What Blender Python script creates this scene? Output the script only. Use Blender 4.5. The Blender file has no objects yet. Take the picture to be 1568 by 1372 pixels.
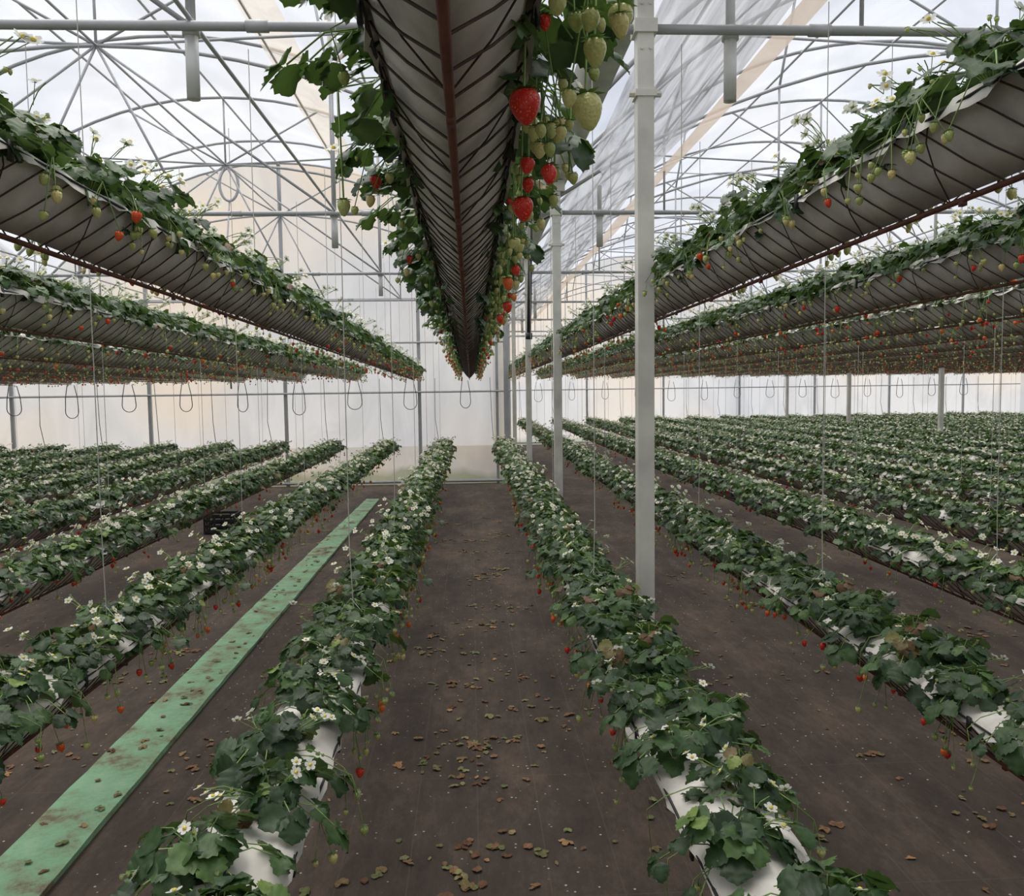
import bpy, math, random
import numpy as np
from mathutils import Vector, Matrix, Euler
random.seed(7); R=random.Random(11)
scene=bpy.context.scene
scene.view_settings.view_transform='Standard'
scene.view_settings.exposure=0.22
H=1.72
# ---------------------------------------------------------------- materials
def nt(name):
    m=bpy.data.materials.new(name); m.use_nodes=True
    t=m.node_tree; t.nodes.clear()
    o=t.nodes.new('ShaderNodeOutputMaterial'); return m,t,o
def N(t,k,**kw):
    n=t.nodes.new(k)
    for a,b in kw.items():
        if a.startswith('i_'):
            n.inputs[a[2:].replace('_',' ')].default_value=b
        else: setattr(n,a,b)
    return n
def ramp(t,src,stops):
    r=t.nodes.new('ShaderNodeValToRGB')
    e=r.color_ramp.elements
    while len(e)<len(stops): e.new(0.5)
    for i,(p,c) in enumerate(stops):
        e[i].position=p; e[i].color=(*c,1)
    t.links.new(src,r.inputs[0]); return r
def simple(name,col,rough=.6,metal=0,var=.15,scale=20,spec=.4,bump=0,trans=0):
    m,t,o=nt(name); b=N(t,'ShaderNodeBsdfPrincipled')
    b.inputs['Roughness'].default_value=rough; b.inputs['Metallic'].default_value=metal
    b.inputs['Specular IOR Level'].default_value=spec
    tc=N(t,'ShaderNodeTexCoord'); n=N(t,'ShaderNodeTexNoise'); n.inputs['Scale'].default_value=scale
    n.inputs['Detail'].default_value=5
    t.links.new(tc.outputs['Object'],n.inputs['Vector'])
    r=ramp(t,n.outputs['Fac'],[(.3,tuple(c*(1-var) for c in col)),(.7,tuple(min(1,c*(1+var)) for c in col))])
    t.links.new(r.outputs[0],b.inputs['Base Color'])
    if bump:
        bp=N(t,'ShaderNodeBump'); bp.inputs['Strength'].default_value=bump; bp.inputs['Distance'].default_value=.01
        t.links.new(n.outputs['Fac'],bp.inputs['Height']); t.links.new(bp.outputs[0],b.inputs['Normal'])
    if trans:
        tr=N(t,'ShaderNodeBsdfTranslucent'); t.links.new(r.outputs[0],tr.inputs[0])
        mx=N(t,'ShaderNodeMixShader'); mx.inputs[0].default_value=trans
        t.links.new(b.outputs[0],mx.inputs[1]); t.links.new(tr.outputs[0],mx.inputs[2]); t.links.new(mx.outputs[0],o.inputs[0])
    else: t.links.new(b.outputs[0],o.inputs[0])
    return m
def attr_mat(name,stops,rough=.5,trans=.2,tcol=(.12,.25,.03),spec=.4,noise=60,under=None):
    m,t,o=nt(name); b=N(t,'ShaderNodeBsdfPrincipled')
    b.inputs['Roughness'].default_value=rough; b.inputs['Specular IOR Level'].default_value=spec
    a=N(t,'ShaderNodeAttribute'); a.attribute_name='val'
    r=ramp(t,a.outputs['Fac'],stops)
    tc=N(t,'ShaderNodeTexCoord'); n=N(t,'ShaderNodeTexNoise'); n.inputs['Scale'].default_value=noise
    t.links.new(tc.outputs['Object'],n.inputs['Vector'])
    mr=N(t,'ShaderNodeMapRange'); mr.inputs['From Min'].default_value=.3; mr.inputs['From Max'].default_value=.7
    mr.inputs['To Min'].default_value=.75; mr.inputs['To Max'].default_value=1.25
    t.links.new(n.outputs['Fac'],mr.inputs[0])
    mul=N(t,'ShaderNodeVectorMath',operation='SCALE'); t.links.new(r.outputs[0],mul.inputs[0]); t.links.new(mr.outputs[0],mul.inputs['Scale'])
    col=mul.outputs[0]
    if under:
        g=N(t,'ShaderNodeNewGeometry'); mx=N(t,'ShaderNodeMixRGB'); mx.inputs[2].default_value=(*under,1)
        ml=N(t,'ShaderNodeMath',operation='MULTIPLY'); ml.inputs[1].default_value=.6
        t.links.new(g.outputs['Backfacing'],ml.inputs[0]); t.links.new(ml.outputs[0],mx.inputs[0]); t.links.new(col,mx.inputs[1]); col=mx.outputs[0]
    t.links.new(col,b.inputs['Base Color'])
    if trans:
        tr=N(t,'ShaderNodeBsdfTranslucent'); tr.inputs[0].default_value=(*tcol,1)
        ms=N(t,'ShaderNodeMixShader'); ms.inputs[0].default_value=trans
        t.links.new(b.outputs[0],ms.inputs[1]); t.links.new(tr.outputs[0],ms.inputs[2]); t.links.new(ms.outputs[0],o.inputs[0])
    else: t.links.new(b.outputs[0],o.inputs[0])
    return m
M_leaf=attr_mat('strawberry_leaf',[(0,(.020,.043,.019)),(.4,(.038,.082,.030)),(.7,(.065,.13,.042)),(.85,(.095,.18,.05)),(.93,(.22,.32,.07)),(1,(.14,.07,.03))],rough=.42,trans=.15,tcol=(.13,.25,.04),under=(.10,.155,.075))
M_stem=attr_mat('strawberry_stem',[(0,(.12,.22,.05)),(1,(.27,.42,.12))],trans=0)
M_petal=attr_mat('petal_white',[(0,(.85,.85,.78)),(1,(.92,.92,.86))],trans=.3,tcol=(.9,.9,.85),rough=.6,noise=5)
M_yel=attr_mat('flower_centre',[(0,(.75,.6,.08)),(1,(.8,.62,.1))],trans=0)
def berry_mat():
    m,t,o=nt('strawberry_fruit'); b=N(t,'ShaderNodeBsdfPrincipled'); b.inputs['Roughness'].default_value=.3
    a=N(t,'ShaderNodeAttribute'); a.attribute_name='val'
    r=ramp(t,a.outputs['Fac'],[(0,(.32,.42,.12)),(.4,(.62,.64,.25)),(.62,(.85,.66,.30)),(.75,(.88,.20,.04)),(.85,(.80,.04,.025)),(1,(.65,.012,.015))])
    tc=N(t,'ShaderNodeTexCoord'); v=N(t,'ShaderNodeTexVoronoi'); v.inputs['Scale'].default_value=230
    t.links.new(tc.outputs['Object'],v.inputs['Vector'])
    rr=ramp(t,v.outputs['Distance'],[(.12,(1,1,1)),(.26,(0,0,0))])
    mx=N(t,'ShaderNodeMixRGB'); mx.inputs[2].default_value=(.75,.5,.12,1)
    t.links.new(rr.outputs[0],mx.inputs[0]); t.links.new(r.outputs[0],mx.inputs[1]); t.links.new(mx.outputs[0],b.inputs['Base Color'])
    bp=N(t,'ShaderNodeBump'); bp.inputs['Strength'].default_value=.5; bp.inputs['Distance'].default_value=.002
    t.links.new(v.outputs['Distance'],bp.inputs['Height']); t.links.new(bp.outputs[0],b.inputs['Normal'])
    t.links.new(b.outputs[0],o.inputs[0]); return m
M_berry=berry_mat()
M_litter=attr_mat('dry_leaf',[(0,(.12,.055,.028)),(.4,(.26,.14,.07)),(.6,(.13,.15,.055)),(.85,(.22,.23,.10)),(1,(.45,.22,.10))],trans=0,rough=.8)
PM=[M_leaf,M_stem,M_petal,M_yel,M_berry]
M_sheet=simple('gutter_sheet_grey',(.62,.57,.55),.42,0,.28,8,.6,.4)
M_white=simple('white_grow_film',(.76,.73,.68),.5,0,.14,12,.3,.5)
M_wire=simple('rusty_wire',(.06,.035,.027),.7,0,.3,30)
M_keel=simple('keel_pipe_brown',(.13,.045,.03),.6,0,.3,25)
M_black=simple('black_plastic',(.03,.03,.033),.45,0,.2,30)
M_galv=simple('galvanised_steel',(.62,.62,.61),.45,.15,.14,6)
M_col=simple('galvanised_column',(.70,.69,.63),.5,.05,.16,5)
M_pipe=simple('roof_tube_grey',(.46,.47,.49),.5,.15,.1,4)
M_string=simple('white_string',(.6,.6,.56),.8,0,.1,10)
M_hose=simple('hose_dark',(.09,.09,.09),.5)
def film(name,transp,col,wr=1.5,dark=.85,algae=False,sun_glow=False,sc=(.9,.5,.45)):
    m,t,o=nt(name); tc=N(t,'ShaderNodeTexCoord'); mp=N(t,'ShaderNodeMapping'); mp.inputs['Scale'].default_value=sc
    t.links.new(tc.outputs['Object'],mp.inputs[0])
    n=N(t,'ShaderNodeTexNoise'); n.inputs['Scale'].default_value=wr; n.inputs['Detail'].default_value=6; n.inputs['Distortion'].default_value=1.2
    t.links.new(mp.outputs[0],n.inputs['Vector'])
    r=ramp(t,n.outputs['Fac'],[(.35,tuple(c*dark for c in col)),(.6,col)])
    c=r.outputs[0]
    if sun_glow:  # warm glow of sun behind the wall, painted into the film colour by noise
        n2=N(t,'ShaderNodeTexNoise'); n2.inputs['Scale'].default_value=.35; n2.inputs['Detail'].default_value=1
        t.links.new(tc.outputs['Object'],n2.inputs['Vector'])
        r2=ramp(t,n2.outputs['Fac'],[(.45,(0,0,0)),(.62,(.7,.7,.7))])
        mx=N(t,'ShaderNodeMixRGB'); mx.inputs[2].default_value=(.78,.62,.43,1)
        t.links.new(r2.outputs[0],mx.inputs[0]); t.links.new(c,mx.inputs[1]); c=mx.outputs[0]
    if algae:
        sx=N(t,'ShaderNodeSeparateXYZ'); t.links.new(tc.outputs['Object'],sx.inputs[0])
        nm=N(t,'ShaderNodeMath',operation='MULTIPLY_ADD'); nm.inputs[1].default_value=-.7; nm.inputs[2].default_value=.17
        t.links.new(n.outputs['Fac'],nm.inputs[0])
        ad=N(t,'ShaderNodeMath',operation='ADD'); t.links.new(sx.outputs['Z'],ad.inputs[0]); t.links.new(nm.outputs[0],ad.inputs[1])
        r3=ramp(t,ad.outputs[0],[(0,(.75,.75,.75)),(.15,(0,0,0))])
        mx=N(t,'ShaderNodeMixRGB'); mx.inputs[2].default_value=(.20,.25,.13,1)
        t.links.new(r3.outputs[0],mx.inputs[0]); t.links.new(c,mx.inputs[1]); c=mx.outputs[0]
    a=N(t,'ShaderNodeBsdfTransparent'); a.inputs[0].default_value=(.97,.97,.97,1)
    b=N(t,'ShaderNodeBsdfTranslucent'); t.links.new(c,b.inputs[0])
    d=N(t,'ShaderNodeBsdfDiffuse'); t.links.new(c,d.inputs[0])
    m1=N(t,'ShaderNodeMixShader'); m1.inputs[0].default_value=.2
    t.links.new(b.outputs[0],m1.inputs[1]); t.links.new(d.outputs[0],m1.inputs[2])
    m2=N(t,'ShaderNodeMixShader'); m2.inputs[0].default_value=1-transp
    t.links.new(a.outputs[0],m2.inputs[1]); t.links.new(m1.outputs[0],m2.inputs[2]); t.links.new(m2.outputs[0],o.inputs[0])
    return m
M_roof=film('roof_polythene',.62,(.55,.57,.62),.8,.7)
M_wallf=film('wall_polythene',.25,(.65,.635,.605),1.2,.8,algae=True,sun_glow=True)
M_tan=film('tan_curtain_film',.45,(.62,.54,.43),3,.85)
M_tan2=film('tan_curtain_edge',.15,(.44,.37,.31),3,.85)
M_greyf=film('folded_grey_film',.3,(.40,.41,.43),5,.5,sc=(3,.2,1))
def floor_mat():
    m,t,o=nt('ground_cover_fabric'); b=N(t,'ShaderNodeBsdfPrincipled'); b.inputs['Roughness'].default_value=.8; b.inputs['Specular IOR Level'].default_value=.2
    tc=N(t,'ShaderNodeTexCoord'); mp=N(t,'ShaderNodeMapping'); mp.inputs['Scale'].default_value=(1.5,.6,1); t.links.new(tc.outputs['Object'],mp.inputs[0])
    n=N(t,'ShaderNodeTexNoise'); n.inputs['Scale'].default_value=1.3; n.inputs['Detail'].default_value=12; n.inputs['Roughness'].default_value=.8
    t.links.new(mp.outputs[0],n.inputs['Vector'])
    r=ramp(t,n.outputs['Fac'],[(.3,(.036,.030,.026)),(.5,(.078,.061,.050)),(.7,(.18,.128,.098))])
    br=N(t,'ShaderNodeTexBrick'); br.offset=0; br.inputs['Scale'].default_value=1
    br.inputs['Brick Width'].default_value=.25; br.inputs['Row Height'].default_value=.9; br.inputs['Mortar Size'].default_value=.003
    br.inputs['Color1'].default_value=(0,0,0,1); br.inputs['Color2'].default_value=(0,0,0,1); br.inputs['Mortar'].default_value=(.2,.2,.2,1)
    t.links.new(tc.outputs['Object'],br.inputs['Vector'])
    mx=N(t,'ShaderNodeMixRGB'); mx.inputs[2].default_value=(.18,.15,.12,1)
    t.links.new(br.outputs['Color'],mx.inputs[0]); t.links.new(r.outputs[0],mx.inputs[1])
    v=N(t,'ShaderNodeTexVoronoi'); v.inputs['Scale'].default_value=20; v.inputs['Randomness'].default_value=1
    t.links.new(tc.outputs['Object'],v.inputs['Vector'])
    r2=ramp(t,v.outputs['Distance'],[(.06,(.9,.9,.9)),(.11,(0,0,0))])
    mx2=N(t,'ShaderNodeMixRGB'); mx2.inputs[2].default_value=(.62,.56,.50,1)
    n3=N(t,'ShaderNodeTexNoise'); n3.inputs['Scale'].default_value=2; t.links.new(tc.outputs['Object'],n3.inputs['Vector'])
    r3=ramp(t,n3.outputs['Fac'],[(.36,(0,0,0)),(.5,(1,1,1))])
    ml=N(t,'ShaderNodeMixRGB',blend_type='MULTIPLY'); ml.inputs[0].default_value=1
    t.links.new(r2.outputs[0],ml.inputs[1]); t.links.new(r3.outputs[0],ml.inputs[2])
    t.links.new(ml.outputs[0],mx2.inputs[0]); t.links.new(mx.outputs[0],mx2.inputs[1])
    t.links.new(mx2.outputs[0],b.inputs['Base Color'])
    bp=N(t,'ShaderNodeBump'); bp.inputs['Strength'].default_value=.4; bp.inputs['Distance'].default_value=.02
    t.links.new(n.outputs['Fac'],bp.inputs['Height']); t.links.new(bp.outputs[0],b.inputs['Normal'])
    t.links.new(b.outputs[0],o.inputs[0]); return m
M_floor=floor_mat()
def strip_mat():
    m,t,o=nt('green_painted_strip'); b=N(t,'ShaderNodeBsdfPrincipled'); b.inputs['Roughness'].default_value=.6
    tc=N(t,'ShaderNodeTexCoord'); n=N(t,'ShaderNodeTexNoise'); n.inputs['Scale'].default_value=4; n.inputs['Detail'].default_value=9; n.inputs['Roughness'].default_value=.75
    t.links.new(tc.outputs['Object'],n.inputs['Vector'])
    r=ramp(t,n.outputs['Fac'],[(.38,(.16,.12,.075)),(.46,(.22,.33,.19)),(.55,(.23,.46,.28)),(.75,(.38,.54,.37))])
    t.links.new(r.outputs[0],b.inputs['Base Color']); t.links.new(b.outputs[0],o.inputs[0]); return m
M_strip=strip_mat()
# ---------------------------------------------------------------- mesh builder
class MB:
    def __init__(s): s.v=[];s.f=[];s.m=[];s.a=[];s.n=0
    def add(s,verts,faces,mat=0,val=.5):
        verts=np.asarray(verts,dtype=float).reshape(-1,3); s.v.append(verts)
        k=s.n
        for f in faces: s.f.append(tuple(i+k for i in f)); s.m.append(mat); s.a.append(val)
        s.n+=len(verts)
    def mesh(s,name,mats,smooth=True):
        me=bpy.data.meshes.new(name); V=np.concatenate(s.v)
        me.from_pydata(V.tolist(),[],s.f)
        for m in mats: me.materials.append(m)
        me.polygons.foreach_set('material_index',s.m)
        me.polygons.foreach_set('use_smooth',[smooth]*len(s.f))
        at=me.attributes.new('val','FLOAT','FACE'); at.data.foreach_set('value',s.a)
        me.update(); return me
def mkobj(name,me,loc=(0,0,0),parent=None,rot=(0,0,0)):
    o=bpy.data.objects.new(name,me); scene.collection.objects.link(o); o.location=loc; o.rotation_euler=rot
    if parent: o.parent=parent
    return o
def empty(name,loc=(0,0,0),rot=(0,0,0)):
    return mkobj(name,None,loc,None,rot)
def tube(mb,pts,r,n=5,mat=0,val=.5,cap=True):
    pts=[Vector(p) for p in pts]; vs=[];fs=[]
    up=None
    for i,p in enumerate(pts):
        d=(pts[min(i+1,len(pts)-1)]-pts[max(i-1,0)])
        if d.length<1e-9: d=Vector((0,0,1))
        d.normalize()
        ref=Vector((0,0,1)) if abs(d.z)<.9 else Vector((0,1,0))
        if up is not None: ref=up
        a=(ref-d*ref.dot(d)); a.normalize(); up=a; b=d.cross(a)
        rr=r[i] if isinstance(r,(list,tuple)) else r
        for k in range(n):
            an=2*math.pi*(k+.5)/n; vs.append(p+a*math.cos(an)*rr+b*math.sin(an)*rr)
    for i in range(len(pts)-1):
        for k in range(n):
            fs.append((i*n+k,i*n+(k+1)%n,(i+1)*n+(k+1)%n,(i+1)*n+k))
    if cap:
        fs.append(tuple(range(n))[::-1]); fs.append(tuple((len(pts)-1)*n+k for k in range(n)))
    mb.add([tuple(v) for v in vs],fs,mat,val)
def box(mb,c,s,mat=0,val=.5):
    x,y,z=c; a,b,d=s[0]/2,s[1]/2,s[2]/2
    v=[(x+i*a,y+j*b,z+k*d) for i in(-1,1) for j in(-1,1) for k in(-1,1)]
    mb.add(v,[(0,1,3,2),(4,6,7,5),(0,4,5,1),(2,3,7,6),(0,2,6,4),(1,5,7,3)],mat,val)
# ---------------------------------------------------------------- plant parts
NR=10
def leaflet_tmpl(rng):
    vs=[]; cup=rng.uniform(.1,.45); droop=rng.uniform(.1,.45); ph=rng.uniform(0,6); tw=rng.uniform(-.15,.15)
    for i in range(NR+1):
        t=i/NR
        w=.52*(math.sin(math.pi*min(1,t**.85*.97+.02)))**.6
        if i==0: w=.03
        if i==NR: w=.11
        e=w*(1.10 if i%2 else .90) if 0<i<NR else w
        for u in(-1,-.5,0,.5,1):
            y=u*(e if abs(u)==1 else w)
            x=t+(.05 if (abs(u)==1 and i%2 and i<NR) else 0)-.10*abs(u)*(t>.7)*(t-.7)*3
            z=cup*abs(u)*w*.8-droop*t*t+.035*math.sin(t*22+ph)*abs(u)+tw*u*t-.14*abs(u)**3*w
            if u==0: z-=.04*math.sin(math.pi*t)
            vs.append((x,y,z))
    return np.array(vs)
LF=[(i*5+k,i*5+k+1,(i+1)*5+k+1,(i+1)*5+k)[::-1] for i in range(NR) for k in range(4)]
TM=[leaflet_tmpl(R) for _ in range(14)]
def basis(f,n):
    f=np.array(f,float); f/=np.linalg.norm(f); n=np.array(n,float); n-=f*n.dot(f)
    l=np.linalg.norm(n)
    if l<1e-6: n=np.array([0,1,0.]); n-=f*n.dot(f); l=np.linalg.norm(n)
    n/=l; s=np.cross(n,f); return np.array([f,s,n])
def trileaf(mb,p,f,n,size,rng,val,spread=1.2):
    B=basis(f,n)
    for a,sc in((0,1.05),(spread,1),(-spread,1)):
        a+=rng.uniform(-.15,.15)
        F=B[0]*math.cos(a)+B[1]*math.sin(a)+B[2]*rng.uniform(-.35,.2)
        Nn=B[2]+B[1]*math.sin(a)*rng.uniform(-.3,.1)+B[0]*rng.uniform(-.2,.2)
        b2=basis(F,Nn); T=TM[rng.randrange(len(TM))]*size*sc*rng.uniform(.88,1.1)
        mb.add(T@b2+np.array(p)+b2[0]*.006,LF,0,min(1,max(0,val+rng.uniform(-.06,.06))))
def arc(p0,p1,h,n=4):
    p0=np.array(p0,float);p1=np.array(p1,float)
    return [tuple(p0*(1-t)+p1*t+np.array([0,0,h*4*t*(1-t)])) for t in [i/n for i in range(n+1)]]
def flower(mb,p,n,rng,s=.0125):
    B=basis(np.cross(n,[.3,.2,.9]) if abs(n[2])<.95 else [1,0,0],n); p=np.array(p)
    a0=rng.uniform(0,6)
    for k in range(5):
        a=a0+k*2*math.pi/5; d=B[0]*math.cos(a)+B[1]*math.sin(a); q=np.cross(B[2],d)
        vs=[p+d*.002,p+d*s*.5-q*s*.45+B[2]*.001,p+d*s*1.1-q*s*.5+B[2]*.002,p+d*s*1.4+B[2]*.003,p+d*s*1.1+q*s*.5+B[2]*.002,p+d*s*.5+q*s*.45+B[2]*.001]
        mb.add(vs,[(0,1,2,3,4,5)],2,.7)
        a+=.6; d=B[0]*math.cos(a)+B[1]*math.sin(a); q=np.cross(B[2],d); o=p-B[2]*.002
        mb.add([o-q*s*.2,o+d*s*1.15,o+q*s*.2],[(0,1,2)],1,.5)
    r=s*.42; vs=[];fs=[]
    for j,(rr,hh) in enumerate(((1,.0),(.8,.5),(.0,.8))):
        for k in range(6):
            a=k*math.pi/3; vs.append(p+(B[0]*math.cos(a)+B[1]*math.sin(a))*r*rr+B[2]*(r*hh+.002))
    for j in range(2):
        for k in range(6): fs.append((j*6+k,j*6+(k+1)%6,(j+1)*6+(k+1)%6,(j+1)*6+k))
    mb.add(vs,fs,3,.5)
def berry(mb,p,s,val,rng,seg=8,ax=None):
    prof=[(0,.0),(.36,.03),(.50,.22),(.50,.42),(.42,.66),(.27,.88),(.10,1.02),(0,1.05)]
    if seg>8: prof=[(0,0),(.25,.0),(.40,.06),(.49,.18),(.52,.32),(.50,.46),(.44,.62),(.35,.78),(.24,.92),(.12,1.02),(0,1.06)]
    ax=np.array(ax if ax is not None else [rng.uniform(-.25,.25),rng.uniform(-.25,.25),-1.]); B=basis(ax,[1,.1,0]); p=np.array(p)
    vs=[];fs=[]; q=rng.uniform(.88,1.05)
    for (r,h) in prof:
        for k in range(seg):
            a=2*math.pi*k/seg; vs.append(p+(B[1]*math.cos(a)+B[2]*math.sin(a))*r*s*q+B[0]*h*s*1.1)
    for j in range(len(prof)-1):
        for k in range(seg): fs.append((j*seg+k,j*seg+(k+1)%seg,(j+1)*seg+(k+1)%seg,(j+1)*seg+k))
    mb.add(vs,fs,4,val)
    for k in range(7):
        a=2*math.pi*k/7; d=B[1]*math.cos(a)+B[2]*math.sin(a); w=np.cross(B[0],d)
        vs=[p-B[0]*.001-w*s*.1,p+d*s*.4-B[0]*s*.02-w*s*.13,p+d*s*.68+B[0]*s*.02,p+d*s*.4-B[0]*s*.02+w*s*.13,p-B[0]*.001+w*s*.1]
        mb.add(vs,[(0,1,2,3,4)],0,.85)
def plant(mb,x,y,rng,nl=13,big=1.0,nf=2,nb=2,redp=.3,droop=0,bside=0,nst=0,flz=(.05,.17),lsz=(.038,.057),bz=(-.14,0),fs=(.0105,.0135)):
    c=np.array([x,y,.01])
    a0=rng.uniform(0,6.28)
    for k in range(nl):
        a=a0+k*2.4+rng.uniform(-.3,.3)
        q=(k+.5)/nl
        el=math.radians(85-72*q+rng.uniform(-16,16)); L=rng.uniform(.07,.135)*big
        L*=.75+.4*q
        d=np.array([math.cos(a)*math.cos(el)*1.15,math.sin(a)*math.cos(el),math.sin(el)])
        e=c+d*L
        if q>.45: e[2]-=rng.uniform(0,.03)+droop*rng.uniform(0,.10)*abs(math.cos(a))
        h=.015+.03*q
        tube(mb,arc(c,e,h,3),.0016,3,1,rng.random(),False)
        dr=-.15-.9*q*rng.random()
        f=[math.cos(a),math.sin(a),dr]; n=[-math.cos(a)*dr*.6+rng.uniform(-.35,.35),-math.sin(a)*dr*.6+rng.uniform(-.35,.35),1]
        v=rng.random()*.8
        z=rng.random()
        if q<.25 and z<.35: v=.88
        dead=z>.97
        if dead: v=1.0
        trileaf(mb,e,f,n,rng.uniform(*lsz)*big*(.75 if (v==.88 or dead) else 1),rng,v)
    for k in range(nst):
        a=rng.uniform(0,6.28); e=c+np.array([math.cos(a)*rng.uniform(.04,.15),math.sin(a)*.12,rng.uniform(.06,.15)])
        tube(mb,arc(c,e,.03,4),.0017,3,1,.95,False)
        for j in range(2):
            p=e+np.array([rng.uniform(-.025,.025),rng.uniform(-.025,.025),rng.uniform(-.02,.015)])
            tube(mb,[tuple(e*.8+c*.2),tuple(p)],.0012,3,1,.9,False); berry(mb,p,.009,.25,rng,6)
    for k in range(nf):
        s=1 if rng.random()<.5 else -1
        e=c+np.array([s*rng.uniform(.02,.15),rng.uniform(-.10,.10),rng.uniform(*flz)])
        st=arc(c,e,.03,4); tube(mb,st,.0014,3,1,.8,False)
        for j in range(rng.choice((1,2,3))):
            p=e+np.array([rng.uniform(-.025,.025),rng.uniform(-.03,.03),rng.uniform(-.01,.015)])
            tube(mb,arc(e*.6+c*.4+[0,0,.02],p,.0,2),.001,3,1,.8,False)
            if rng.random()<.8: flower(mb,p,np.array([s*rng.uniform(0,.9),rng.uniform(-.9,.3),rng.uniform(.4,1)]),rng,rng.uniform(*fs))
            else: berry(mb,p,.009,.2,rng,6)
    for k in range(nb):
        s=1 if rng.random()<.5 else -1
        if bside and rng.random()<.85: s=bside
        ex=s*rng.uniform(.13,.19); top=np.array([ex*.75,c[1]+rng.uniform(-.08,.08),rng.uniform(.02,.06)])
        tube(mb,arc(c,top,.03,3),.0016,3,1,.7,False)
        for j in range(rng.choice((1,2,3))):
            e=np.array([ex+rng.uniform(-.03,.03)*1.0,top[1]+rng.uniform(-.05,.05),rng.uniform(*bz)])
            if abs(e[0])<.125: e[0]=s*.125
            mid=np.array([ex*.98,top[1],max(.0,e[2]*.3)])
            tube(mb,[tuple(top),tuple(mid),tuple(e)],.0013,3,1,.7,False)
            red=rng.random()<redp
            berry(mb,e,rng.uniform(.018,.028) if red else rng.uniform(.012,.023),rng.uniform(.72,1) if red else rng.uniform(.05,.6),rng,8)
def section(seed,sp,xo=.045,**kw):
    rng=random.Random(seed); mb=MB(); n=int(round(1/sp))
    for i in range(n):
        y=-.5+(i+.5)*sp+rng.uniform(-.03,.03); x=(xo if i%2 else -xo)+rng.uniform(-.02,.02)
        plant(mb,x,y,rng,**kw)
    return mb.mesh('strawberry_plants_%d'%seed,PM)
SEC_D=[section(100+i,.111,nl=16,nf=3,nb=1,redp=.35,droop=.75,flz=(.08,.15),lsz=(.042,.064)) for i in range(5)]
SEC_N=[section(200+i,.125,xo=.05,nl=20,big=1.06,nf=3,nb=3,redp=.28,droop=.75,flz=(.07,.15),bz=(-.17,-.04)) for i in range(4)]
SEC_S=[section(300+i,.167,xo=.05,nl=20,big=1.10,nf=3,nb=3,redp=.3,droop=.6,lsz=(.038,.060),flz=(.05,.14),bz=(-.15,-.03),fs=(.009,.0125)) for i in range(3)]
SEC_SS=[section(350+i,.25,xo=.05,nl=21,big=1.10,nf=4,nb=3,redp=.25,droop=.4,lsz=(.038,.060),flz=(.04,.12),bz=(-.13,-.03),fs=(.009,.012)) for i in range(3)]
SEC_U=[section(400+i,.111,nl=19,nf=4,nb=2,redp=.10,droop=.3,nst=2,flz=(.07,.15),bz=(-.12,-.02)) for i in range(5)]
SEC_UF=[section(450+i,.111,nl=17,nf=3,nb=2,redp=.22,droop=.35,nst=1,flz=(.08,.16),bz=(-.18,-.04)) for i in range(5)]
SEC_C=[section(500+i,.111,xo=.075,nl=27,big=1.10,nf=3,nb=2,redp=.12,droop=.8,bside=1,flz=(-.03,.1),lsz=(.034,.053)) for i in range(3)]
# ---------------------------------------------------------------- gutters
PROF=[(-.102,0),(-.088,-.035),(-.050,-.085),(-.0,-.135),(.050,-.085),(.088,-.035),(.102,0)]
def gutter(y0,y1,seed):
    rng=random.Random(seed); mb=MB(); L=y1-y0
    ns=int(L/.25); vs=[];fs=[]
    for i in range(ns+1):
        y=y0+L*i/ns
        for (x,z) in PROF: vs.append((x+rng.uniform(-.003,.003),y,z+rng.uniform(-.004,.004)))
    k=len(PROF)
    for i in range(ns):
        for j in range(k-1): fs.append((i*k+j,i*k+j+1,(i+1)*k+j+1,(i+1)*k+j))
    mb.add(vs,fs,0)
    ns=int(L/.05); vs=[];fs=[]; xs=[-.117,-.108,-.075,-.035,0,.035,.075,.108,.117]
    for i in range(ns+1):
        y=y0+L*i/ns
        for j,x in enumerate(xs):
            z=.036*(1-(x/.112)**2)+rng.uniform(-.009,.009)
            if j in(0,8): z=-.014+rng.uniform(-.014,.008)
            vs.append((x+rng.uniform(-.006,.006),y,z))
    k=len(xs)
    for i in range(ns):
        for j in range(k-1): fs.append((i*k+j,i*k+j+1,(i+1)*k+j+1,(i+1)*k+j)[::-1])
    mb.add(vs,fs,1)
    y=y0+.02; i=0
    out=[(x*1.05,z*1.04-.003) for x,z in PROF]
    while y<y1-.25:
        for s in(1,-1):
            off=.15+rng.uniform(-.015,.015)
            pts=[(s*out[q][0],y+off*(1-q/3.)+(0 if s>0 else .03),out[q][1]) for q in range(4)]
            tube(mb,pts,.0023,3,2,.5,False)
        if i%4==0:
            for s in (1,-1):
                tube(mb,[(s*x,y+.10*q/3.,z) for q,(x,z) in enumerate(out[:4])],.0018,3,2,.5,False)
        y+=.095+rng.uniform(-.01,.01); i+=1
    tube(mb,[(0,y0,-.146),(0,y1,-.146)],.0065,6,3)
    for s in(1,-1):
        tube(mb,[(s*.111,y0,-.006),(s*.111,y1,-.006)],.0035,5,4)
    y=y0+.3
    while y<y1:
        box(mb,(0,y,-.153),(.010,.016,.012),3)
        for s in(1,-1): box(mb,(s*.113,y,-.015),(.006,.018,.04),4)
        y+=.6
    for yy in(y0,y1): mb.add([(x,yy,z) for x,z in PROF],[tuple(range(7))],0)
    return mb.mesh('gutter_trough',[M_sheet,M_white,M_wire,M_keel,M_black])
G_UL=gutter(-1,15,1); G_UR=gutter(-1,24,2); G_LL=gutter(-1,15,3); G_LR=gutter(-1,25,4)
TIE=H+1.66
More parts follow.
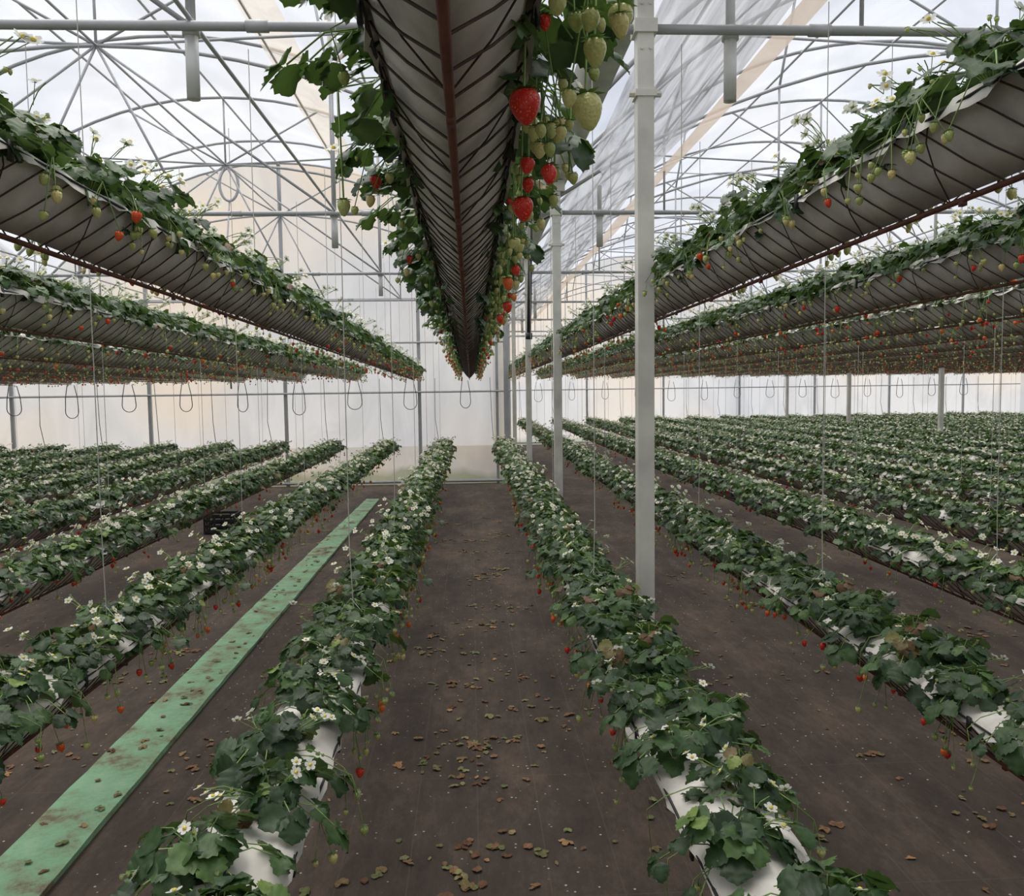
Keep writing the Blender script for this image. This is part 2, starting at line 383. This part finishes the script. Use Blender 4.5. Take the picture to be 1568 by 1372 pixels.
def row(name,X,z,y1,gm,secs,nearfn=None,slope=0,hang=None,flip=True):
    e=empty(name,(X,0,z),(-slope,0,0))
    mkobj('gutter',gm,(0,0,0),e)
    y=-.5
    while y<y1-.3:
        s=secs
        if nearfn: s=nearfn(y) or secs
        mkobj('plants',R.choice(s),(0,y,0),e,(0,0,R.choice((0,math.pi)) if flip else 0))
        y+=1
    mb=MB(); yy=hang or 3.5
    top=TIE-z
    while yy<y1-.5:
        tube(mb,[(R.uniform(-.01,.01),yy,.10),(0,yy,.35),(0,yy,top-.03)],.0024,3,0,.5,False)
        tube(mb,[(-.11,yy,0),(0,yy,.14),(.11,yy,0)],.002,3,0,.5,False)
        yy+=2 if abs(X)<5 else 4
    if mb.n: mkobj('hanger_strings',mb.mesh('strings',[M_string]),(0,0,0),e)
    return e
ZL=.745
lowL=[-.5-.965*i for i in range(15)]; lowR=[.57]+[1.55+1.01*i for i in range(15)]
for X in lowL:
    fn=None
    if X==-.5: fn=lambda y: SEC_SS if y<3 else (SEC_S if y<4 else (SEC_N if y<8 else None))
    elif X>-2: fn=lambda y: SEC_S if y<3 else (SEC_N if y<8 else None)
    row('raised_strawberry_row',X,ZL,15,G_LL,SEC_D,fn,hang=R.uniform(3.3,4.0))
for i,X in enumerate(lowR):
    fn=None
    if i==0: fn=lambda y: SEC_SS if y<2 else (SEC_S if y<4 else (SEC_N if y<8 else None))
    elif i==1: fn=lambda y: SEC_S if y<4 else (SEC_N if y<8 else None)
    row('raised_strawberry_row',X,ZL,15 if i==0 else 25,G_LL if i==0 else G_LR,SEC_D,fn,hang=R.uniform(3.3,4.0))
def upz(U): return H+U+.146
row0=row('hanging_strawberry_row',-.02,upz(.365),15,G_UL,SEC_UF,lambda y: SEC_C if y<6 else None,slope=(.365-.2)/15,hang=4,flip=False)
for i in range(1,16):
    U=[0,.365,.32,.28][i] if i<4 else .26
    row('hanging_strawberry_row',-1.0*i,upz(U),15,G_UL,SEC_UF,(lambda y: SEC_U if y<5 else None) if i<3 else None,slope=(U-.19)/15,hang=4)
for i in range(1,17):
    row('hanging_strawberry_row',1.02*i,upz(.385),24,G_UR,SEC_UF,(lambda y: SEC_U if y<5 else None) if i<3 else None,slope=.09/24,hang=4)
rng=random.Random(5); mb=MB(); zc=upz(.365)
BL=[(.098,1.15,2.135,.040,.93),(.174,1.10,2.11,.040,.42),(.1715,1.0,2.14,.029,.35),(.194,.95,2.155,.028,.35),(.141,1.4,2.14,.022,.5),
(.172,1.4,2.165,.022,.35),(.124,1.45,2.13,.024,.85),(.174,1.5,2.127,.022,.35),(.2,1.5,2.12,.014,.4),(.115,1.5,2.075,.036,.93),(.135,1.6,2.135,.024,.9),
(.128,1.35,2.15,.02,.4),(.125,2.3,2.05,.03,.78),(.15,2.35,2.05,.02,.5),(.12,1.9,2.08,.02,.4),(.13,2.0,2.1,.024,.4),(-.19,1.45,2.06,.024,.2),(.14,2.7,2.03,.03,.9),(.13,3.1,2.03,.028,.86)]
for (x,y,z,s,v) in BL:
    sx=1 if x>0 else -1
    p=(x+.0,y,z-zc)
    top=(sx*.11,y-.03+rng.uniform(-.05,.05),.05)
    tube(mb,arc((sx*.05,top[1],.02),top,.02,3)[:-1]+[top,(x+sx*.005,y,.02),p],.0017,4,1,.7,False)
    berry(mb,p,s,v,rng,14,ax=[rng.uniform(-.15,.15),rng.uniform(-.1,.1),-1])
mkobj('near_fruit_trusses',mb.mesh('near_fruit',PM),(0,0,0),row0)
# ---------------------------------------------------------------- floor & walls
YB,YR,Y0=15.4,26.0,-6.0
XL,XR=-15.94,17.66; BAY=8.4; V0=.86; XJ=.70
def bayc(x):
    k=math.floor((x-V0)/BAY); return V0+BAY*(k+.5)
ZV=3.72; RISE=2.1
def roofz(x,c=None):
    c=bayc(x) if c is None else c
    u=min(1,abs(x-c)/(BAY/2)); return ZV+RISE*(1-u**2.1)
mb=MB(); mb.add([(XL,Y0,0),(XR,Y0,0),(XR,YR,0),(XL,YR,0)],[(0,1,2,3)]); mkobj('floor',mb.mesh('floor',[M_floor]))
def gable(name,x0,x1,y):
    mb=MB(); n=int((x1-x0)/.3); vs=[];fs=[]
    for i in range(n+1):
        x=x0+(x1-x0)*i/n; xx=min(max(x,x0+.001),x1-.001)
        for z in(0,.5,1.0,2.0,3.3,roofz(xx)): vs.append((x,y,z))
    for i in range(n):
        for j in range(5): fs.append((i*6+j,(i+1)*6+j,(i+1)*6+j+1,i*6+j+1))
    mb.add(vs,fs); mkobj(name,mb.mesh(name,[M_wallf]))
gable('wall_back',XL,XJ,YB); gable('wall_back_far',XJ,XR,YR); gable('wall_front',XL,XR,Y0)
def sidewall(name,x,y0,y1):
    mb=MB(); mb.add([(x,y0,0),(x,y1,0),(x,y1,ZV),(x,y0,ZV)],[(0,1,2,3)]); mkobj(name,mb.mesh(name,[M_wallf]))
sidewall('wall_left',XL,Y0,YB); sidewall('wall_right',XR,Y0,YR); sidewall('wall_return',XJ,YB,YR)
for k in range(-2,2):
    c=V0+BAY*(k+.5); y1=YB if k<0 else YR; mb=MB(); vs=[];fs=[]; n=28
    for i in range(n+1):
        x=c-BAY/2+BAY*i/n; z=roofz(x,c)+.03
        for y in (Y0,y1): vs.append((x,y,z))
    for i in range(n): fs.append((i*2,i*2+1,i*2+3,i*2+2))
    mb.add(vs,fs); mkobj('ceiling_roof_film',mb.mesh('roof_film',[M_roof]))
def band(name,xa,xb,mat,zf,y0,y1,wav=0,n=6):
    mb=MB(); vs=[];fs=[]; m=70; ph=[R.uniform(0,6) for _ in range(n+1)]; st=[R.uniform(-1,1) for _ in range(n+1)]
    for j in range(m+1):
        y=y0+(y1-y0)*j/m
        for i in range(n+1):
            x=xa+(xb-xa)*i/n; vs.append((x+wav*.5*math.sin(y*.9+ph[i]),y,zf(x)+wav*(st[i]+.6*math.sin(y*1.3+ph[i]))))
    for j in range(m):
        for i in range(n): a=j*(n+1)+i; fs.append((a,a+1,a+n+2,a+n+1))
    mb.add(vs,fs); mkobj(name,mb.mesh(name,[mat]))
cL=V0-BAY/2; cR=V0+BAY/2
band('shade_curtain_band',-2.3,-1.82,M_tan,lambda x: roofz(x,cL)-.08,Y0+.2,YB-.2,.01)
band('shade_curtain_band',1.80,1.92,M_tan2,lambda x: ZV+.03,Y0+.2,YR-.2,.012,2)
band('folded_inner_curtain',1.06,1.76,M_greyf,lambda x: ZV+.05,Y0+.2,YR-.2,.04,14)
# ---------------------------------------------------------------- structure
def truss(k,y,full=True):
    c=V0+BAY*(k+.5); mb=MB(); W=BAY/2
    P=lambda x: (c+x,y,roofz(c+x,c)-.03)
    tube(mb,[P(-W+BAY*i/24) for i in range(25)],.022,6)
    if full:
        tube(mb,[(c-W,y,TIE),(c+W,y,TIE)],.022,8)
        In=lambda x:(c+x,y,TIE+.15+1.35*(1-(abs(x)/W)**2))
        tube(mb,[In(-W+BAY*i/20) for i in range(21)],.018,6)
        node=In(0)
        for x in(-2.6,-1.3,0,1.3,2.6): tube(mb,[node,P(x)],.014,5)
        for x in(-2.1,-.75,.75,2.1): tube(mb,[node,(c+x,y,TIE)],.013,5)
        for x in(-3.2,-2.1,2.1,3.2): tube(mb,[In(x),P(x*.93)],.013,5); tube(mb,[In(x),(c+x,y,TIE)],.011,5)
        for x in(-3.2,3.2): tube(mb,[In(x),P(x*.72)],.012,5)
        for x in(-3.4,-2.4,-1.2,0,1.2,2.4,3.4): tube(mb,[(c+x-.05,y,TIE),(c+x+.05,y,TIE)],.028,8)
    mkobj('roof_truss' if full else 'roof_arch',mb.mesh('truss',[M_pipe]))
for k in range(-2,2):
    ye=YB if k<0 else YR
    y=-4.05
    i=0
    while y<ye-.1:
        truss(k,y,i%2==0); y+=2; i+=1
    truss(k,ye-.12,True)
mb=MB()
for k in range(-2,2):
    c=V0+BAY*(k+.5); ye=(YB if k<0 else YR)-.05
    for x in(-3.3,-2.2,-1.1,0,1.1,2.2,3.3): tube(mb,[(c+x,Y0+.05,roofz(c+x,c)-.06),(c+x,ye,roofz(c+x,c)-.06)],.016,5)
    tube(mb,[(c,Y0+.05,TIE+1.5),(c,ye,TIE+1.5)],.014,5)
    for x in(-2.1,2.1): tube(mb,[(c+x,Y0+.05,TIE+.03),(c+x,ye,TIE+.03)],.012,5)
    for y in np.arange(-4.05,ye-4,8):
        for s in(1,-1):
            tube(mb,[(c+s*3.9,y,roofz(c+3.9,c)-.08),(c+s*2.0,y+2,roofz(c+2.0,c)-.08),(c,y+4,roofz(c,c)-.08)],.01,4)
            tube(mb,[(c+s*3.9,y+4,roofz(c+3.9,c)-.08),(c+s*2.0,y+2,roofz(c+2.0,c)-.08),(c,y,roofz(c,c)-.08)],.01,4)
mkobj('roof_purlins',mb.mesh('purlins',[M_pipe]))
for k in(-1,0,1):
    x=V0+BAY*k; ye=YB if k<0 else YR
    mb=MB(); w=[(-.14,.1),(-.08,-.04),(.08,-.04),(.14,.1)]
    vs=[(x+a,y,ZV+b) for y in(Y0+.05,ye-.05) for a,b in w]
    mb.add(vs,[(i,i+1,i+5,i+4) for i in range(3)]); mkobj('valley_gutter',mb.mesh('valley_gutter',[M_galv]))
def column(x,y):
    mb=MB(); w=.076
    t=.006; h=ZV-.05
    box(mb,(x,y-w/2,h/2),(w,t,h)); box(mb,(x-w/2+t/2,y,h/2),(t,w-.013,h)); box(mb,(x+w/2-t/2,y,h/2),(t,w-.013,h)); box(mb,(x,y+w/2,h/2),(w,t,h))
    box(mb,(x,y,.01),(.18,.18,.02))
    for z in(TIE-.30,): 
        box(mb,(x,y,z),(w+.022,w+.022,.03)); tube(mb,[(x-.075,y-.02,z),(x-.045,y-.02,z)],.014,6); tube(mb,[(x+.045,y-.02,z),(x+.075,y-.02,z)],.014,6)
    box(mb,(x,y,TIE),(w+.03,w+.03,.06)); box(mb,(x,y,h-.05),(.16,w+.03,.1))
    for z in(TIE-.1,TIE+.1): 
        for s in(-1,1): tube(mb,[(x+s*.02,y-w/2-.012,z),(x+s*.02,y-w/2,z)],.008,6)
    mkobj('support_column',mb.mesh('column',[M_col],False))
for k in(-1,0,1):
    x=V0-.03+BAY*k; y=-4.05
    while y<(YB if k<0 else YR)-.3:
        column(x,y); y+=4
mb=MB()
for X in(-1.25,1.25,-5.4,6.8,-9.6,11.4):
    y=-4.05
    while y<(YB if X<0 else YR)-.5:
        zt=roofz(X)-.05 if X!=1.25 else ZV-.08
        tube(mb,[(X,y+.045,zt),(X,y+.045,TIE-.02)],.022,8); tube(mb,[(X,y+.045,TIE+.0),(X,y+.045,TIE-.31)],.031,10)
        tube(mb,[(X,y+.045,TIE-.03),(X,y+.045,TIE+.03)],.04,8)
        y+=4
mkobj('hanging_stub_pipes',mb.mesh('stubs',[M_galv]))
def frame(name,x0,x1,y,step,xs0):
    mb=MB(); x=xs0
    while x<x1:
        if x>x0:
            box(mb,(x,y,(roofz(x)-.05)/2),(.06,.05,roofz(x)-.05))
        x+=step
    for z in(1.70,2.6,3.36): tube(mb,[(x0+.1,y-.05,z),(x1-.1,y-.05,z)],.02,6)
    tube(mb,[(x0+.1,y-.03,.06),(x1-.1,y-.03,.06)],.03,6)
    if x1==XJ: box(mb,(x1-.05,y,1.8),(.09,.05,3.6)); box(mb,(x1-.22,y,1.8),(.05,.04,3.6))
    mkobj(name,mb.mesh(name,[M_pipe],False))
frame('wall_frame',XL,XJ,YB-.08,2.42,-15.94+.9-.42); frame('wall_frame',XJ,XR,YR-.08,2.42,1.2)
mb=MB()
def loop(x,y):
    w=.11+R.uniform(-.02,.02); b=1.36+R.uniform(-.05,.05); pts=[(x-w*.5,y,1.95),(x-w*.9,y,1.68)]
    for i in range(9):
        a=math.pi*i/8; pts.append((x-w*math.cos(a),y,b+.12-.12*math.sin(a)))
    pts+= [(x+w*.9,y,1.68),(x+w*.5,y,1.9)]
    tube(mb,pts,.008,4)
    tube(mb,[(x+.45,y,1.95),(x+.45+R.uniform(-.04,.04),y,1.2),(x+.5,y,.8)],.006,4)
for i in range(0,15): loop(-i*1.0-.1,15.2)
for i in range(1,16): loop(1.02*i,25.2)
mkobj('drip_hose_loops',mb.mesh('loops',[M_hose]))
mb=MB(); pts=[(-4.15+.16*math.cos(a),15.0,5.35+.28*math.sin(a)) for a in [i*math.pi*2/24 for i in range(25)]]
tube(mb,pts,.025,8,cap=False); tube(mb,[(-4.15,15.0,5.07),(-4.3,15.02,3.5),(-4.25,15.05,1.8)],.016,6)
mkobj('hose_coil',mb.mesh('coil',[M_pipe]))
mb=MB(); tube(mb,[(.60,8.1,3.35),(.565,8.0,2.25)],.022,8); tube(mb,[(.565,8.0,2.26),(.563,8.0,2.2)],.034,8); tube(mb,[(.60,8.1,3.30),(.83,8.0,3.38)],.01,5)
mkobj('hanging_dark_pole',mb.mesh('pole',[M_black]))
# green strip
mb=MB(); vs=[];fs=[]; n=90
for i in range(n+1):
    y=-1+14.2*i/n; a=-1.63+.05*max(0,(y-6))/7; hw=.135-.03*max(0,y-7)/6
    z=.025+R.uniform(-.001,.001)
    vs+=[(a-hw,y,.002),(a-hw+R.uniform(-.005,.005),y,z),(a+hw+R.uniform(-.005,.005),y,z),(a+hw,y,.002)]
for i in range(n):
    for j in range(3): fs.append((i*4+j,i*4+j+1,i*4+j+5,i*4+j+4)[::-1])
mb.add(vs,fs); mkobj('green_floor_strip',mb.mesh('strip',[M_strip],False))
# crate
mb=MB(); cx,cy=-3.1,10.4
w,d,h=.36,.28,.24
for s in(-1,1):
    for z in(.03,.10,.17,.23): box(mb,(cx,cy+s*d/2,z),(w,.012,.03)); box(mb,(cx+s*w/2,cy,z),(.012,d,.03))
    for t in(-1,-.33,.33,1):
        box(mb,(cx+t*w/2,cy+s*d/2,h/2),(.022,.018,h)); box(mb,(cx+s*w/2,cy+t*d/2,h/2),(.018,.022,h))
box(mb,(cx,cy,.012),(w,d,.012)); mkobj('harvest_crate',mb.mesh('crate',[M_black],False))
# litter
rng=random.Random(3); mb=MB()
def litleaf(x,y,sc=1,zz=.003):
    if abs(x-.83)<.2 and abs(((y+4.05)%4))<.2: return
    if abs(x-cx)<.4 and abs(y-cy)<.4: return
    a=rng.uniform(0,6.28); v=rng.random(); s=rng.uniform(.02,.040)*sc
    for q in range(rng.choice((1,1,2,3))):
        aa=a+(0,1.2,-1.2)[q]; fl=rng.uniform(.15,.6)
        T=TM[rng.randrange(len(TM))]*s*np.array([1.1,rng.uniform(.4,.95),fl])
        T=T.copy(); T[:,2]+=s*.12*np.abs(np.sin(T[:,0]/s*5+v*9)); T[:,2]-=T[:,2].min(); ca,sa=math.cos(aa),math.sin(aa)
        Rm=np.array([[ca,sa,0],[-sa,ca,0],[0,0,1]])
        mb.add(T@Rm+np.array([x,y,zz]),LF,0,v)
for i in range(130):
    X=rng.choice((0,0,.0,0,1.1,1.1,2.1,-1.0,-2.0,-2.9,3.1)); lx=X+rng.uniform(-.35,.4); ly=2.2+9*rng.random()**1.5; sp=rng.uniform(.05,.15)
    for j in range(rng.randint(3,13)): litleaf(lx+rng.gauss(0,sp),ly+rng.gauss(0,sp*.6))
for i in range(1000): litleaf(rng.uniform(-5,5),2+13*rng.random()**1.2,.75)
for i in range(90): litleaf(-1.63+rng.uniform(-.1,.1),rng.uniform(2.5,11),.9,.027)
mkobj('fallen_leaf_litter',mb.mesh('litter',[M_litter]))
# ---------------------------------------------------------------- world, light, camera
w=bpy.data.worlds.new('sky'); scene.world=w; w.use_nodes=True; t=w.node_tree; t.nodes.clear()
o=t.nodes.new('ShaderNodeOutputWorld'); bg=t.nodes.new('ShaderNodeBackground'); tc=t.nodes.new('ShaderNodeTexCoord'); n=t.nodes.new('ShaderNodeTexNoise')
n.inputs['Scale'].default_value=2.6; n.inputs['Detail'].default_value=4
t.links.new(tc.outputs['Generated'],n.inputs['Vector'])
r=ramp(t,n.outputs['Fac'],[(.38,(.60,.67,.82)),(.55,(.90,.92,.97)),(.7,(1.0,.99,.97))])
t.links.new(r.outputs[0],bg.inputs[0]); bg.inputs[1].default_value=.85; t.links.new(bg.outputs[0],o.inputs[0])
sd=bpy.data.lights.new('sun','SUN'); sd.energy=5.4; sd.angle=math.radians(70); sd.color=(1,.945,.86)
so=bpy.data.objects.new('sun',sd); scene.collection.objects.link(so)
so.rotation_euler=(math.radians(-18),0,math.radians(20)); so.location=(-5,20,15)
cd=bpy.data.cameras.new('camera'); cd.sensor_width=36; cd.lens=36*1300/1600; cd.clip_start=.02
co=bpy.data.objects.new('camera',cd); scene.collection.objects.link(co); co.location=(0,0,H)
yaw=-math.atan(63/1300); pitch=-math.atan(91/1300); roll=math.radians(-.75)
M=Matrix.Rotation(yaw,4,'Z')@Matrix.Rotation(math.radians(90)+pitch,4,'X')@Matrix.Rotation(roll,4,'Z')
co.rotation_euler=M.to_euler(); scene.camera=co
